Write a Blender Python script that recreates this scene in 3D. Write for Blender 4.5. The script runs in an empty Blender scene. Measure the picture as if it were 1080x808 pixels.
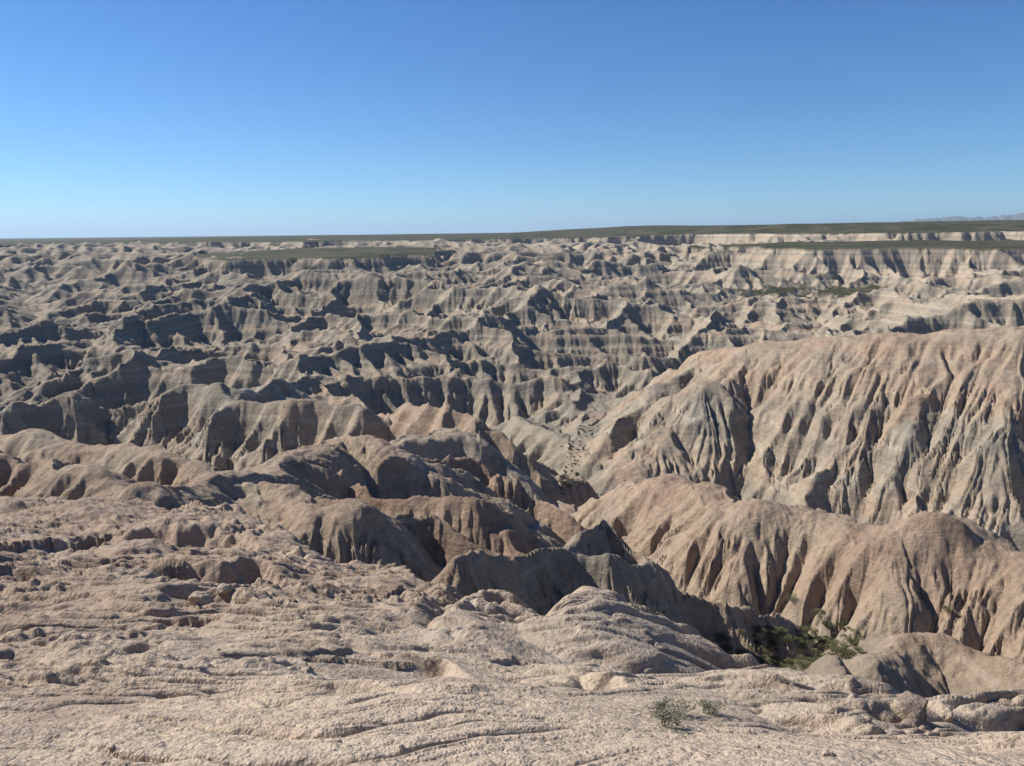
# Badlands seen from the rim: canyon ridges, gullies, far grassy plateaus, shrubs in the wash.
import bpy, math, time, os
import numpy as np
from concurrent.futures import ThreadPoolExecutor
T0 = time.time()
F = np.float32
Q = float(os.environ.get('TQ', '1.0'))          # mesh density
pool = ThreadPoolExecutor(4)
def log(*a): print('[%.1f]' % (time.time()-T0), *a, flush=True)

# ------------------------------------------------------------------ camera
PITCH = math.radians(11.06); ROLL = math.radians(-0.60); FPX = 811.0
fw = np.array([0, math.cos(PITCH), -math.sin(PITCH)])
r0 = np.array([1.0, 0, 0]); u0 = np.array([0, math.sin(PITCH), math.cos(PITCH)])
rt = math.cos(ROLL)*r0 + math.sin(ROLL)*u0
up = -math.sin(ROLL)*r0 + math.cos(ROLL)*u0
def P(u, v, Y):
    """world point seen in direction (u, v) of the view at forward distance Y metres"""
    d = fw*FPX + (u-540)*rt - (v-404)*up
    return d*(Y/d[1])

# ------------------------------------------------------------------ noise
rs = np.random.RandomState(7)
_ang = rs.rand(8, 65536)*2*np.pi
GX = np.cos(_ang).astype(F); GY = np.sin(_ang).astype(F)
HR = rs.rand(8, 65536).astype(F)
def gn(x, y, s=0):
    s &= 7
    ix = np.floor(x); iy = np.floor(y)
    fx = x-ix; fy = y-iy
    ix = ix.astype(np.int32); iy = iy.astype(np.int32)
    ix0 = (ix & 255); ix1 = ((ix+1) & 255); iy0 = (iy & 255) << 8; iy1 = ((iy+1) & 255) << 8
    gx = GX[s]; gy = GY[s]
    i = ix0+iy0; a = gx[i]*fx+gy[i]*fy
    i = ix1+iy0; b = gx[i]*(fx-1)+gy[i]*fy
    i = ix0+iy1; c = gx[i]*fx+gy[i]*(fy-1)
    i = ix1+iy1; d = gx[i]*(fx-1)+gy[i]*(fy-1)
    u = fx*fx*fx*(fx*(fx*6-15)+10); v = fy*fy*fy*(fy*(fy*6-15)+10)
    a += (b-a)*u; c += (d-c)*u
    return (a+(c-a)*v)*F(1.5)
def fbm(x, y, s=0, n=4, g=.5):
    o = 0; a = 1.0
    for k in range(n):
        o = o + F(a)*gn(x, y, s+k); a *= g
        x, y = F(1.63)*x-F(1.23)*y+F(11.3), F(1.23)*x+F(1.63)*y+F(5.7)
    return o
def n1(z, s=0):                      # 1D noise over height
    i = np.floor(z); f = z-i; i = i.astype(np.int32)
    t = HR[s]; a = t[i & 1023]; b = t[(i+1) & 1023]
    f = f*f*(3-2*f)
    return (a+(b-a)*f)*2-1
def sstep(a, b, x):
    t = np.clip((x-a)/(b-a), 0, 1); return t*t*(3-2*t)

# ------------------------------------------------------------------ canyon floor (thin-plate surface)
class TPS:
    def __init__(s, pts, reg=0.0):
        p = np.array(pts, float); s.c = p[:, :2].astype(np.float64); n = len(p)
        K = s.U(((s.c[:, None]-s.c[None])**2).sum(-1)) + reg*np.eye(n)
        A = np.zeros((n+3, n+3)); A[:n, :n] = K; A[:n, n] = 1; A[:n, n+1:] = s.c; A[n, :n] = 1; A[n+1:, :n] = s.c.T
        w = np.linalg.solve(A, np.r_[p[:, 2], 0, 0, 0]); s.w = w[:n]; s.a = w[n:]
    @staticmethod
    def U(r2): return np.where(r2 > 0, r2*np.log(r2+1e-9), 0)
    def __call__(s, x, y):
        o = s.a[0]+s.a[1]*x+s.a[2]*y
        for k in range(len(s.w)):
            r2 = (x-s.c[k, 0])**2+(y-s.c[k, 1])**2+1e-6
            o = o+s.w[k]*r2*np.log(r2)
        return o

# ------------------------------------------------------------------ traced crests: (u, v, Y) triples, flank slopes, colour of the clay
# name -> dict(pts, s front slope, w crest rounding, red, gid)
RID = []
def R(gid, pts, s=0.85, w=0.8, red=0.3, g=1.0, pale=0.0, dk=1.0):
    RID.append(dict(gid=gid, p=np.array([P(*q) for q in pts]), s=s, dk=dk, w=w, red=red, g=g, pale=pale))
# groups: 0 ground, 1 big ridge, 2 red saddle ridge, 3 dark fluted ridge, 4 lumpy hill right, 5 left long ridge,
#         6 red topped spurs, 7 left smooth spurs, 8 outcrop spur, 9 mid badlands, 10 far badlands, 11 plateau
R(1, [(690,384,188),(705,376,184),(745,369,174),(820,360,158),(910,353,146),(955,349,141),(1020,348,136),(1080,341,131),(1250,330,122),(1500,330,112)], s=.76, w=4, red=.75, g=.9)
R(1, [(745,369,174),(700,396,163),(655,432,152),(622,480,141),(606,502,137)], s=.75, w=2.5, red=.45)
R(1, [(800,362,161),(750,400,150.5),(705,450,140.5),(665,490,132.5)], s=.72, w=5, red=.6)
R(1, [(915,353,146),(890,430,130),(862,520,116.5)], s=.95, w=3, red=.5)
R(1, [(962,349,140.5),(962,440,123),(955,500,115),(945,545,109)], s=1.0, w=3.5, red=.4)
R(1, [(1022,348,136),(1030,440,119),(1040,540,105.5)], s=1.0, w=4.0, red=.6)
R(1, [(1090,341,130),(1100,440,115),(1110,540,102)], s=1.0, w=4.0, red=.6)
R(1, [(944,417,124.6),(962,414,124.3),(985,418,124.8)], s=2.4, w=.3, red=.9, g=.6)
R(2, [(605,514,98),(640,508,92),(680,506,84),(712,512,78),(739,516,73),(755,527,70),(771,533,67),(798,527,66),(839,529,65),(876,540,63),(908,558,60),(935,569,58),(962,567,57),(990,550,58),(1017,547,57),(1044,565,55),(1080,583,53),(1200,600,48),(1400,620,42)], s=.80, w=1.6, red=.85, g=.8)
R(2, [(984,546,56.5),(1000,543,56),(1014,548,55.5)], s=1.3, w=.8, red=.9, g=.8)
R(3, [(477,588,33),(495,579,35),(522,583,37),(554,583,40),(590,573,43),(604,560,46),(622,538,49),(640,541,49),(659,549,48),(686,567,47),(704,580,46.5),(727,597,46),(757,597,47),(794,618,48),(821,636,50),(851,659,51.5)], s=1.15, w=.3, red=.6, g=2.4, dk=3)
R(3, [(590,573,43),(625,580,42.5),(665,584,43),(700,584,45)], s=1.15, w=.3, red=.3, g=1.2, dk=3)
R(4, [(918,692,28.5),(930,686,29.5),(953,677,31),(972,668,32),(1000,671,31.5),(1022,677,31),(1067,695,29),(1120,710,27),(1250,730,24)], s=.95, w=.8, red=.65, g=.7, dk=1.5)
R(4, [(876,688,22),(886,702,20),(903,718,17.5),(925,735,15)], s=1.15, w=.12, red=.7, g=1.8, dk=3)
R(5, [(-30,430,150),(4,440,150),(15,415,155),(30,410,158),(60,415,160),(70,400,163),(80,392,165),(100,389,168),(125,387,170),(160,392,168),(190,387,166),(220,400,160),(250,417,154),(275,421,151),(300,421,149),(350,425,146),(385,428,141)], s=.85, w=1.2, red=.5)
R(5, [(190,387,166),(225,384,185),(262,393,190),(290,384,195),(310,377,200),(335,387,198),(365,396,190),(400,404,180)], s=.8, w=1.5, red=.6)
R(5, [(310,377,200),(290,395,180),(268,404,168),(250,417,154)], s=.7, w=1.5, red=.4, pale=.5)
R(8, [(60,524,42),(120,524,40),(150,521,39),(182,515,43),(210,505,48),(237,499,53),(273,499,57),(295,486,64),(314,474,69),(335,466,75),(355,463,78),(375,463,78),(400,468,77),(425,478,74)], s=.72, w=1.6, red=.75, pale=.45, g=.6)
R(8, [(273,499,57),(300,520,48),(335,523,44),(365,520,44)], s=.9, w=1.2, red=.85)
R(6, [(335,505,52),(349,512,51),(380,522,50),(399,531,49.5),(436,536,49),(465,550,48),(490,558,47.5),(522,577,46.5)], s=.95, w=.7, red=1.05)
R(6, [(390,500,66),(417,506,65),(455,512,64),(500,522,63),(520,540,62),(545,562,60),(565,577,58)], s=.95, w=.9, red=1.15)
R(6, [(415,492,82),(454,487,84),(475,481,86),(495,479,87),(515,482,87),(531,488,86),(553,505,85),(577,527,82),(600,545,80)], s=1.0, w=1.0, red=1.0)
R(6, [(400,404,180),(425,425,150),(455,420,132),(478,427,128),(500,434,125),(540,455,122),(575,475,119),(592,495,118)], s=.95, w=1.2, red=.85)
R(6, [(400,468,97),(440,458,103),(470,455,106),(505,462,105),(540,478,104),(560,500,102),(585,517,100)], s=.95, w=1.2, red=.3)
R(7, [(-80,450,110),(0,455,102),(46,460,96),(80,464,94),(114,467,93),(150,470,90),(182,481,87),(205,488,85),(228,500,82)], s=.85, w=1.4, red=.7)
R(7, [(-80,460,72),(-10,470,68),(30,479,66),(59,488,63),(91,492,61),(123,506,58),(150,519,55)], s=.8, w=1.0, red=.8)
R(9, [(530,424,192),(560,436,178),(585,455,163),(597,474,150)], s=.9, w=1.0, red=.3)
R(9, [(640,408,212),(622,425,196),(612,436,186)], s=.9, w=1.0, red=.3)
# domes of the near slope
R(0, [(596,668,11.2),(606,645,13.2),(627,615,17),(650,618,16.9),(677,634,16.4),(704,656,15.4),(736,670,15),(771,693,14),(800,711,12.7),(826,721,11.5)], s=.66, w=1.8, red=.25, g=.25, pale=.5)
R(0, [(480,672,10.6),(497,640,13.5),(518,619,16.2),(536,632,15.4),(550,655,13)], s=.64, w=1.5, red=.25, g=.25, pale=.5)
R(0, [(372,622,17),(388,600,20),(410,591,22.2),(445,597,22),(478,606,20.5)], s=.6, w=1.6, red=.2, g=.3, pale=.6)
R(0, [(-60,570,24),(20,566,25),(90,562,25.5),(130,560,25),(200,557,24.5),(262,566,23.5)], s=.32, w=1.5, red=.3, g=.2)
R(0, [(880,755,6.6),(930,742,8.6),(985,737,9.4),(1050,738,9.6),(1150,744,9.6)], s=.85, w=1.2, red=.3, g=.15, pale=.3)
R(0, [(760,770,5.6),(810,742,7.8),(850,726,9.8),(878,718,10.8)], s=.8, w=1.2, red=.3, g=.15, pale=.3)
# middle distance
R(9, [(100,388,250),(85,375,262),(105,365,275),(125,340,300),(137,318,345),(146,303,370),(165,300,380)], s=.85, w=1.5, red=.3)
R(9, [(150,368,232),(175,345,262),(200,343,270),(240,342,275),(280,350,270),(300,362,255)], s=1.0, w=1.8, red=.35)
R(9, [(375,395,235),(378,372,255),(385,356,275),(382,340,300),(375,325,330),(345,316,350),(325,320,345),(300,330,320)], s=.95, w=1.5, red=.35)
R(9, [(410,385,245),(440,365,262),(470,355,275),(498,345,290),(520,350,290),(545,360,280),(575,392,240)], s=.95, w=1.6, red=.35)
R(9, [(470,400,220),(480,388,228),(492,383,230),(520,388,228),(560,395,220),(600,412,205)], s=.9, w=1.4, red=.5)
R(9, [(555,346,300),(553,365,270),(562,385,250),(590,400,232)], s=.9, w=1.2, red=.35)
R(9, [(680,372,235),(650,362,245),(620,378,235),(606,392,228)], s=.8, w=1.4, red=.4)
R(9, [(660,394,200),(640,392,202),(622,388,204),(608,398,200),(600,408,196)], s=.8, w=1.3, red=.3, pale=.3)
R(9, [(640,330,330),(660,318,370),(680,308,400),(700,312,400),(720,330,360)], s=.85, w=1.6, red=.35)
R(9, [(760,342,300),(790,338,310),(830,345,300),(870,338,300),(905,322,330),(930,325,330),(960,330,320),(1000,312,360),(1015,302,380),(1030,298,390),(1055,292,400),(1090,290,400)], s=.8, w=1.6, red=.3, pale=.2)
R(9, [(730,340,300),(735,330,320),(765,315,360)], s=.85, w=1.2, red=.3, pale=.3)
R(9, [(285,302,540),(330,292,510),(352,287,490),(400,290,475),(440,285,470),(480,285,460),(520,292,450),(545,303,430)], s=1.05, w=3, red=.35)
R(9, [(352,287,490),(352,305,420),(330,322,370)], s=1.0, w=2, red=.35)
R(9, [(440,285,470),(446,300,420),(455,318,380)], s=1.0, w=2, red=.35)
MESAS = [(345,271,960,140,190,-21.), (985,260,850,230,150,-17.), (30,272,1100,70,50,-24.)]
FLATS = [(925,313,570,85,110,-50.), (775,306,640,45,22,-51.), (690,300,700,30,20,-50.)]

floor_pts = [P(840,690,52), P(800,672,50), P(905,680,50), P(870,668,53), P(1000,740,40), P(1300,800,35),
             P(735,640,40), P(610,505,128)-[0,0,2], P(600,540,100), P(585,560,80), P(560,600,46), P(470,620,30),
             P(625,440,185)-[0,0,9], P(640,420,215)-[0,0,9], P(600,470,150)-[0,0,6], P(740,575,70), P(640,560,70),
             P(425,590,32), P(15,440,230), P(70,412,260), P(-150,440,240), P(140,500,140), P(240,500,130), P(0,500,125), P(330,500,110),
             P(-200,500,140), P(1200,560,95)-[0,0,12], P(1500,560,90)-[0,0,12], P(900,560,100)-[0,0,12], P(730,560,100)-[0,0,8],
             (0,400,-58), (-300,500,-62), (300,500,-60), (-800,500,-66), (800,500,-60), (0,1000,-64), (0,3000,-66), (1500,2500,-64), (-1500,2500,-66),
             (0,-60,-30), (150,0,-30), (-150,0,-30)]
FLOOR = TPS(floor_pts, reg=30)
RAVINE = [P(*q) for q in ((594,545,97),(600,522,108),(604,503,125),(612,472,150),(622,447,178),(634,426,205))]

# ------------------------------------------------------------------ foreground slope
G = [(-500,808,3.2),(0,808,3.0),(270,808,2.9),(540,808,2.8),(800,808,2.9),(1080,808,3.1),(1500,808,3.4),
     (-400,700,8),(0,700,7.0),(120,700,7.2),(270,700,7.0),(400,715,6.3),(520,730,5.6),(640,752,5.0),
     (0,600,17.5),(-400,600,19),(100,600,17.0),(60,560,25),(0,560,26),(0,535,35),(-400,545,36),(-800,550,36),
     (180,655,10.5),(330,655,10.5),(230,622,13.5),(330,625,14),(200,585,20.5),(330,592,20),(120,552,27),(230,545,30),
     (380,600,19.5),(420,592,21.5),(477,605,20.5),(400,640,14),(360,660,10.6),(425,700,8),(400,670,10),
     (518,621,15.5),(498,640,12.5),(500,660,10.5),(540,645,12.5),(555,668,10),(480,680,9),(560,692,8.6),
     (627,616,16.5),(650,625,15.5),(680,645,14.2),(613,640,12.8),(600,665,10.3),(640,680,8.8),(720,680,10.5),(760,705,10.2),(700,720,7.4),(790,720,9.8),
     (826,728,9.6),(760,742,7.2),(700,770,4.9),(870,735,8.4),(900,730,9.4),(850,770,5.2),(950,750,7.4),(1030,744,8.2),(1080,744,8.6),(1080,775,5.2),(960,780,4.8),(1400,750,9.5)]
gp = [tuple(P(*g)) for g in G] + [(x, y, -1.62+.06*y) for x, y in ((0,0),(4,0),(-4,0),(0,-5))] + [(20,-10,-2.4),(-20,-10,-2.4),(0,-30,-3.4),(40,-30,-4),(-40,-30,-4)]
for rg in RID:
    if rg['gid'] == 0: gp += [tuple(q-np.array([0, 0, .15])) for q in rg['p'][::2]]
GROUND = TPS(gp, reg=.02)
PG = [(-900,548,40),(-400,540,40),(0,529,38),(60,525,41),(110,530,36),(170,540,33),(240,545,30),(280,560,26),(330,585,22),(358,600,20.5),(380,590,22.5),(410,588,23),(450,598,22),(480,605,21),(455,622,17),(446,640,14.5),(432,662,11.8),
      (450,668,11),(470,655,12),(495,636,14.5),(518,620,16),(540,638,14.5),(565,655,13),(595,652,13.5),(612,630,15.8),(627,615,17),(650,618,17),(677,636,16.5),(704,657,15.5),(736,672,15),(771,695,14),(800,712,12.8),(826,722,11.5),(850,728,10.2),
      (875,720,10.6),(900,728,10.4),(925,736,9.6),(960,744,9.0),(1030,740,9.5),(1080,741,9.8),(1500,752,11)]
POLY = np.array([P(*g)[:2] for g in PG]+[(40,-2),(60,-40),(-60,-40),(-60,20)])

SCARPS = [([P(*q)[:2] for q in pts], H_, dec) for pts, H_, dec in (
    ([(118,560,25),(150,562,24.5),(185,560,24.5),(215,558,24.5),(250,563,24),(282,578,22)], 1.0, 3.0),
    ([(132,606,16.4),(165,597,17.3),(205,588,18.3),(250,588,18.2),(300,596,17.2),(345,612,15.6)], 1.5, 3.0),
    ([(185,640,12.2),(205,628,13),(232,626,13.2),(262,640,12.2)], .6, 1.6),
    ([(285,655,11),(310,645,11.6),(345,648,11.4),(365,664,10.2)], .5, 1.4),
    ([(-60,612,15.6),(-10,606,16),(50,612,15.6)], .5, 2.0),
    ([(-40,690,7.6),(20,682,8),(75,684,7.9),(130,680,8),(160,692,7.5)], .22, .9),
    ([(330,742,5.3),(360,730,5.7),(430,734,5.6),(500,748,5.1),(560,752,5)], .22, .7),
    ([(430,690,8.6),(470,695,8.3),(520,712,7.2)], .3, .9),
    ([(560,690,8.3),(600,684,8.8),(640,690,8.4),(668,700,7.8)], .3, 1.0),
    ([(690,778,4.6),(730,768,5),(790,775,4.7),(840,765,5.1)], .2, .7),
    ([(930,758,6.7),(955,752,7.2),(985,754,7.1),(1010,762,6.6)], .45, 1.0))]
def poly_sd(x, y):
    d2 = np.full(x.shape, 1e9, F); inside = np.zeros(x.shape, bool); n = len(POLY)
    for i in range(n):
        ax, ay = POLY[i]; bx, by = POLY[(i+1) % n]; ex, ey = bx-ax, by-ay
        wx = x-F(ax); wy = y-F(ay)
        t = np.clip((wx*F(ex)+wy*F(ey))/F(ex*ex+ey*ey), 0, 1)
        dx = wx-t*F(ex); dy = wy-t*F(ey); d2 = np.minimum(d2, dx*dx+dy*dy)
        c = ((ay > y) != (by > y)) & (wx < ex*wy/(ey if abs(ey) > 1e-9 else 1e-9))
        inside ^= c
    d = np.sqrt(d2); return np.where(inside, -d, d)

# ------------------------------------------------------------------ drained highland behind (steady-state river network on a square lattice)
def simulate():
    X0, X1, Y0, Y1 = -1900., 1900., 150., 2300.
    def trunks(n, dx):
        nx, ny = n
        m = np.zeros((ny, nx), bool)
        def line(pts):
            for (x0, y0), (x1, y1) in zip(pts[:-1], pts[1:]):
                k = int(max(abs(x1-x0), abs(y1-y0))/dx*2)+2
                for t in np.linspace(0, 1, k):
                    i = int(((x0+(x1-x0)*t)-X0)/dx); j = int(((y0+(y1-y0)*t)-Y0)/dx)
                    if 0 <= i < nx and 0 <= j < ny: m[j, i] = True
        w = lambda u, v, Y: tuple(P(u, v, Y)[:2])
        line([w(625,440,190), w(640,420,215), w(632,400,245), (60,300), (85,370), (70,440), (120,520), (210,600), w(870,315,700), w(960,310,740)])
        line([(-700,215), (-400,240), w(15,430,240), w(70,412,262), (-150,300), (-190,360), (-260,430), (-300,520), (-420,640), (-480,800)])
        line([(-150,300), (-70,330), (-50,380)])
        line([(-420,640), (-250,760), (-220,900), (-320,1050)])
        line([(210,600), (330,560), (470,520), (700,560), (1000,600)])
        line([w(960,310,740), (500,900), (620,1050), (900,1150)])
        line([w(870,315,700), (230,900), (250,1080), (100,1250)])
        line([(-480,800), (-700,950), (-1100,1000), (-1500,1200)])
        line([(470,520), (420,420), (330,330), (330,250), (200,220)])
        line([(-260,430), (-500,450), (-800,520), (-1300,600)])
        return m
    h = None
    for dx, its in ((24., 280), (12., 170), (6., 130), (3., 120)):
        nx = int((X1-X0)/dx); ny = int((Y1-Y0)/dx)
        xs = (X0+(np.arange(nx)+.5)*dx).astype(F); ys = (Y0+(np.arange(ny)+.5)*dx).astype(F)
        X, Y = np.meshgrid(xs, ys)
        base = trunks((nx, ny), dx); base_z = FLOOR(X, Y).astype(F)
        hard = np.exp(F(.3)*gn(X/210, Y/210, 4)+F(.3)*fbm(X/60, Y/60, 1, 4)+F(.25)*rs.rand(ny, nx).astype(F)).astype(F)
        if h is None:
            h = np.where(base, base_z, F(500)).astype(F); A = (dx*dx*3*np.exp(1.5*rs.randn(ny, nx))).astype(F)
        else:
            up2 = lambda a: np.repeat(np.repeat(a, 2, 0), 2, 1)[:ny, :nx]
            def fit(a):
                o = up2(a); return np.pad(o, ((0, ny-o.shape[0]), (0, nx-o.shape[1])), mode='edge')
            A = fit(A).astype(F); h = fit(h)+F(.0); h = np.where(base, base_z, h).astype(F)
        # seven-point offsets with distances
        offs = [(a, b) for a in (-1, 0, 1) for b in (-1, 0, 1) if a or b]
        D = [F(dx*math.hypot(a, b)) for a, b in offs]
        sl = lambda a: (slice(max(a, 0), a if a < 0 else None), slice(max(-a, 0), -a if a > 0 else None))
        st = [(int(a), int(b)) for a, b in zip(np.linspace(0, ny, 13).astype(int)[:-1], np.linspace(0, ny, 13).astype(int)[1:])]
        hp = np.pad(h, 1, constant_values=1e8); Ap = np.pad(A, 1); ag = np.full((ny+2, nx+2), -1, np.int8); hn = h.copy()
        def q1(r):
            a0, a1 = r; A_ = Ap[1+a0:1+a1, 1:-1]
            s = np.maximum(np.minimum(F(.88), F(.88)*(A_/F(75))**F(-.55))*hard[a0:a1], F(.008))
            best = np.full(s.shape, 1e9, F); g_ = np.full(s.shape, -1, np.int8)
            for k, (a, b) in enumerate(offs):
                c = hp[1+a+a0:1+a+a1, 1+b:1+b+nx]+D[k]*s; m = c < best
                np.copyto(best, c, where=m); np.copyto(g_, k, where=m)
            hn[a0:a1] = np.where(base[a0:a1], base_z[a0:a1], best); ag[1+a0:1+a1, 1:-1] = g_
        def q2(r):
            a0, a1 = r; An = np.full((a1-a0, nx), dx*dx, F)
            for k, (a, b) in enumerate(offs):
                An += (ag[1-a+a0:1-a+a1, 1-b:1-b+nx] == k)*Ap[1-a+a0:1-a+a1, 1-b:1-b+nx]
            A[a0:a1] = np.minimum(Ap[1+a0:1+a1, 1:-1]*F(.3)+An*F(.7), F(3e5))
        for it in range(its):
            list(pool.map(q1, st)); list(pool.map(q2, st)); hp[1:-1, 1:-1] = hn; Ap[1:-1, 1:-1] = A
        h = hn
    return h, A, X0, Y0, dx
def blur(a, n):
    for _ in range(n):
        p = np.pad(a, 1, mode='edge'); a = (p[:-2, 1:-1]+p[2:, 1:-1]+2*a)*F(.25)
        p = np.pad(a, 1, mode='edge'); a = (p[1:-1, :-2]+p[1:-1, 2:]+2*a)*F(.25)
    return a
SH, SA, SX, SY, SD = simulate()
log('sim', SH.shape, float(np.percentile(SH, 5)), float(np.percentile(SH, 50)), float(np.percentile(SH, 95)))
SH = np.minimum(SH, F(40)); SA = np.log(SA)
SA = blur(SA, 1)
def samp(a, x, y):
    fx = np.clip((x-SX)/SD-.5, 0, a.shape[1]-1.01); fy = np.clip((y-SY)/SD-.5, 0, a.shape[0]-1.01)
    i = fx.astype(np.int32); j = fy.astype(np.int32); fx = fx-i; fy = fy-j
    fx = fx*fx*(3-2*fx)*F(.5)+fx*F(.5); fy = fy*fy*(3-2*fy)*F(.5)+fy*F(.5)
    return (a[j, i]*(1-fx)+a[j, i+1]*fx)*(1-fy)+(a[j+1, i]*(1-fx)+a[j+1, i+1]*fx)*fy

def ceiling(x, y):
    """height of the prairie tableland and how much of it is left (0 = cut away)"""
    n = fbm(x/F(420), y/F(420), 3, 3)
    r = np.hypot(x, y)
    spur = F(190)*np.abs(gn(x/F(230), y/F(230), 5))+F(80)*np.abs(gn(x/F(95), y/F(95), 1))+F(36)*np.abs(gn(x/F(38), y/F(38), 2))+F(14)*np.abs(gn(x/F(15), y/F(15), 4))
    e = r-(F(1500)-x*F(.20)+n*F(300))-spur+F(90)                     # metres behind the plateau edge
    top = F(-12)+F(9)*sstep(0, 1300, e)*sstep(-1500, -500, x)+F(5)*sstep(0, 400, e)*gn(x/600, y/600, 2)+F(2)*sstep(200, 1300, x)*sstep(1200, 2200, y)
    top = top+F(13)*sstep(-80, 420, x)*sstep(0, 450, e)+F(5)*sstep(100, 500, x)
    t = np.clip(e/F(48), 0, 1)
    return top, t

reach = 75.0
def macro(x, y):
    """large forms at points; returns z, distance below crest, group, red, gully weight, pale, smooth height for gully direction"""
    # gentle bending so crests and flanks are not ruler-straight
    rr = np.hypot(x, y)
    wamp = np.clip(rr*F(.012), 0.05, 3.0)
    wl = np.clip(rr*F(.12), 2, 40)
    lw = np.round(np.log2(wl)); wl = 2.0**lw if False else F(9.0)
    wx = x+np.clip(rr*F(.008), 0, 1.3)*fbm(x/wl, y/wl, 2, 3); wy = y+np.clip(rr*F(.008), 0, 1.3)*fbm(x/wl+31, y/wl, 4, 3)
    wx = wx.astype(F); wy = wy.astype(F)
    xmin, xmax, ymin, ymax = x.min(), x.max(), y.min(), y.max()
    fl = np.clip(-2.5+FLOOR(x.astype(np.float64), y.astype(np.float64)), -75, -22).astype(F) if rr.max() > 10 else np.full(x.shape, -30, F)
    fl += F(.35)*gn(x/7, y/7, 1)
    z = fl.copy(); D = np.zeros(x.shape, F); gid = np.full(x.shape, 12, np.int8)
    red = np.full(x.shape, .15, F); gw = np.zeros(x.shape, F); pale = np.full(x.shape, .8, F)
    yy = y+F(1.2)*np.maximum(0, -x-F(108))+F(1.2)*np.maximum(0, x-F(150))
    if rr.max() > 100 and yy.max() > 160:
        qx = x+F(38)*gn(x/190, y/190, 6)+F(8)*gn(x/45, y/45, 2); qy = y+F(38)*gn(x/190, y/190, 7)+F(8)*gn(x/45, y/45, 5)
        qy = np.where(qy < 170, 340-qy, qy)
        h = samp(SH, qx, qy); a = samp(SA, qx, qy)
        h = np.where(rr > 2100, F(-30), h)
        h = h+F(5)*gn(x/F(110), y/F(110), 3)+F(9)*sstep(600, 1400, rr)+F(7)*sstep(200, 450, rr)
        cap, pt = ceiling(x, y)
        lv = F(-25)+F(1)*sstep(600, 1400, rr); hb = np.where(h > lv, lv+(h-lv)*F(.55), h)
        hs = hb+(np.maximum(cap, hb)-hb)*pt; hs = np.where(pt >= 1, cap+F(.0)*hs, hs)
        near = sstep(215, 165, yy)
        hs = hs-near*F(60)
        for (mu, mv, mY, hw, hl, mz) in FLATS:
            c = P(mu, mv, mY); e = np.sqrt(((x-F(c[0]))/F(hw))**2+((y-F(c[1]))/F(hl))**2)+F(.3)*fbm(x/F(60), y/F(60), 5, 3)
            hs = np.minimum(hs, F(mz)+F(.5)*gn(x/20, y/20, 1)+F(.8)*np.maximum(0, e-1)*F(min(hw, hl)))
        for (mu, mv, mY, hw, hl, mz) in MESAS:
            c = P(mu, mv, mY); e = np.sqrt(((x-F(c[0]))/F(hw))**2+((y-F(c[1]))/F(hl))**2)+F(.2)*fbm(x/F(90), y/F(90), 5, 5, .6)
            mh = F(mz)-F(.75)*np.maximum(0, (e-1))*F(min(hw, hl))+F(.014)*(y-F(c[1]))
            mm = (mh > hs); hs = np.where(mm, mh, hs); pt = np.where(mm & (e < 1), F(1), pt); cap = np.where(mm & (e < 1), mh, cap)
        m = hs > z
        z = np.where(m, hs, z)
        D = np.where(m, np.clip(F(2.2)*np.exp(np.clip(a-F(2.5), 0, 4)*F(.8)), 0, 30), D)
        gid[m] = 9; gid[m & (y > 800)] = 10; gid[m & (pt > .98) & (hs > cap-F(.9))] = 11
        red = np.where(m, F(.35)+F(.2)*sstep(200, 1200, y)*0, red); gw = np.where(m, F(1), gw); pale = np.where(m, F(.1), pale)
    bumps = np.full(x.shape, -999, F); bpale = np.zeros(x.shape, F)
    for q, rg in enumerate(RID):
        p = rg['p']
        if rg['gid'] == 0 and rr.min() > 60: continue
        if xmin > p[:, 0].max()+reach or xmax < p[:, 0].min()-reach or ymin > p[:, 1].max()+reach or ymax < p[:, 1].min()-reach: continue
        bz = np.full(x.shape, -999, F); bd = np.zeros(x.shape, F)
        for a, b in zip(p[:-1], p[1:]):
            ex, ey = b[0]-a[0], b[1]-a[1]; L2 = ex*ex+ey*ey
            vx = wx-F(a[0]); vy = wy-F(a[1])
            t = np.clip((vx*F(ex)+vy*F(ey))/F(L2), 0, 1)
            d = np.sqrt((vx-t*F(ex))**2+(vy-t*F(ey))**2)
            zc = F(a[2])+t*F(b[2]-a[2])
            w = F(rg['w'])
            hz = zc-F(rg['s'])*(np.sqrt(d*d+w*w)-w)
            m = hz > bz; bz = np.where(m, hz, bz); bd = np.where(m, d, bd)
        if rg['gid'] == 0:
            m = bz > bumps; bumps = np.where(m, bz, bumps); bpale = np.where(m, F(rg['pale'])*np.exp(-bd/F(2.5)), bpale); continue
        m = bz > z
        z = np.where(m, bz, z); D = np.where(m, bd*F(rg['dk']), D); gid[m] = rg['gid']
        cr = np.exp(-bd/F(3+rg['p'][0, 1]*.07))
        red = np.where(m, F(rg['red'])*(F(.45)+F(.55)*cr), red); gw = np.where(m, F(rg['g']), gw); pale = np.where(m, F(rg['pale'])*cr, pale)
    if rr.max() > 95 and rr.min() < 240:
        for a, b in zip(RAVINE[:-1], RAVINE[1:]):
            ex, ey = b[0]-a[0], b[1]-a[1]; L2 = ex*ex+ey*ey; vx = wx-F(a[0]); vy = wy-F(a[1])
            t = np.clip((vx*F(ex)+vy*F(ey))/F(L2), 0, 1); d = np.sqrt((vx-t*F(ex))**2+(vy-t*F(ey))**2)
            cz = F(a[2])+t*F(b[2]-a[2])+F(.95)*np.maximum(0, d-F(1.6)); m = cz < z; z = np.where(m, cz, z); pale = np.where(m, F(0), pale); gid[m & (d < 2.2)] = 12
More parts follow.
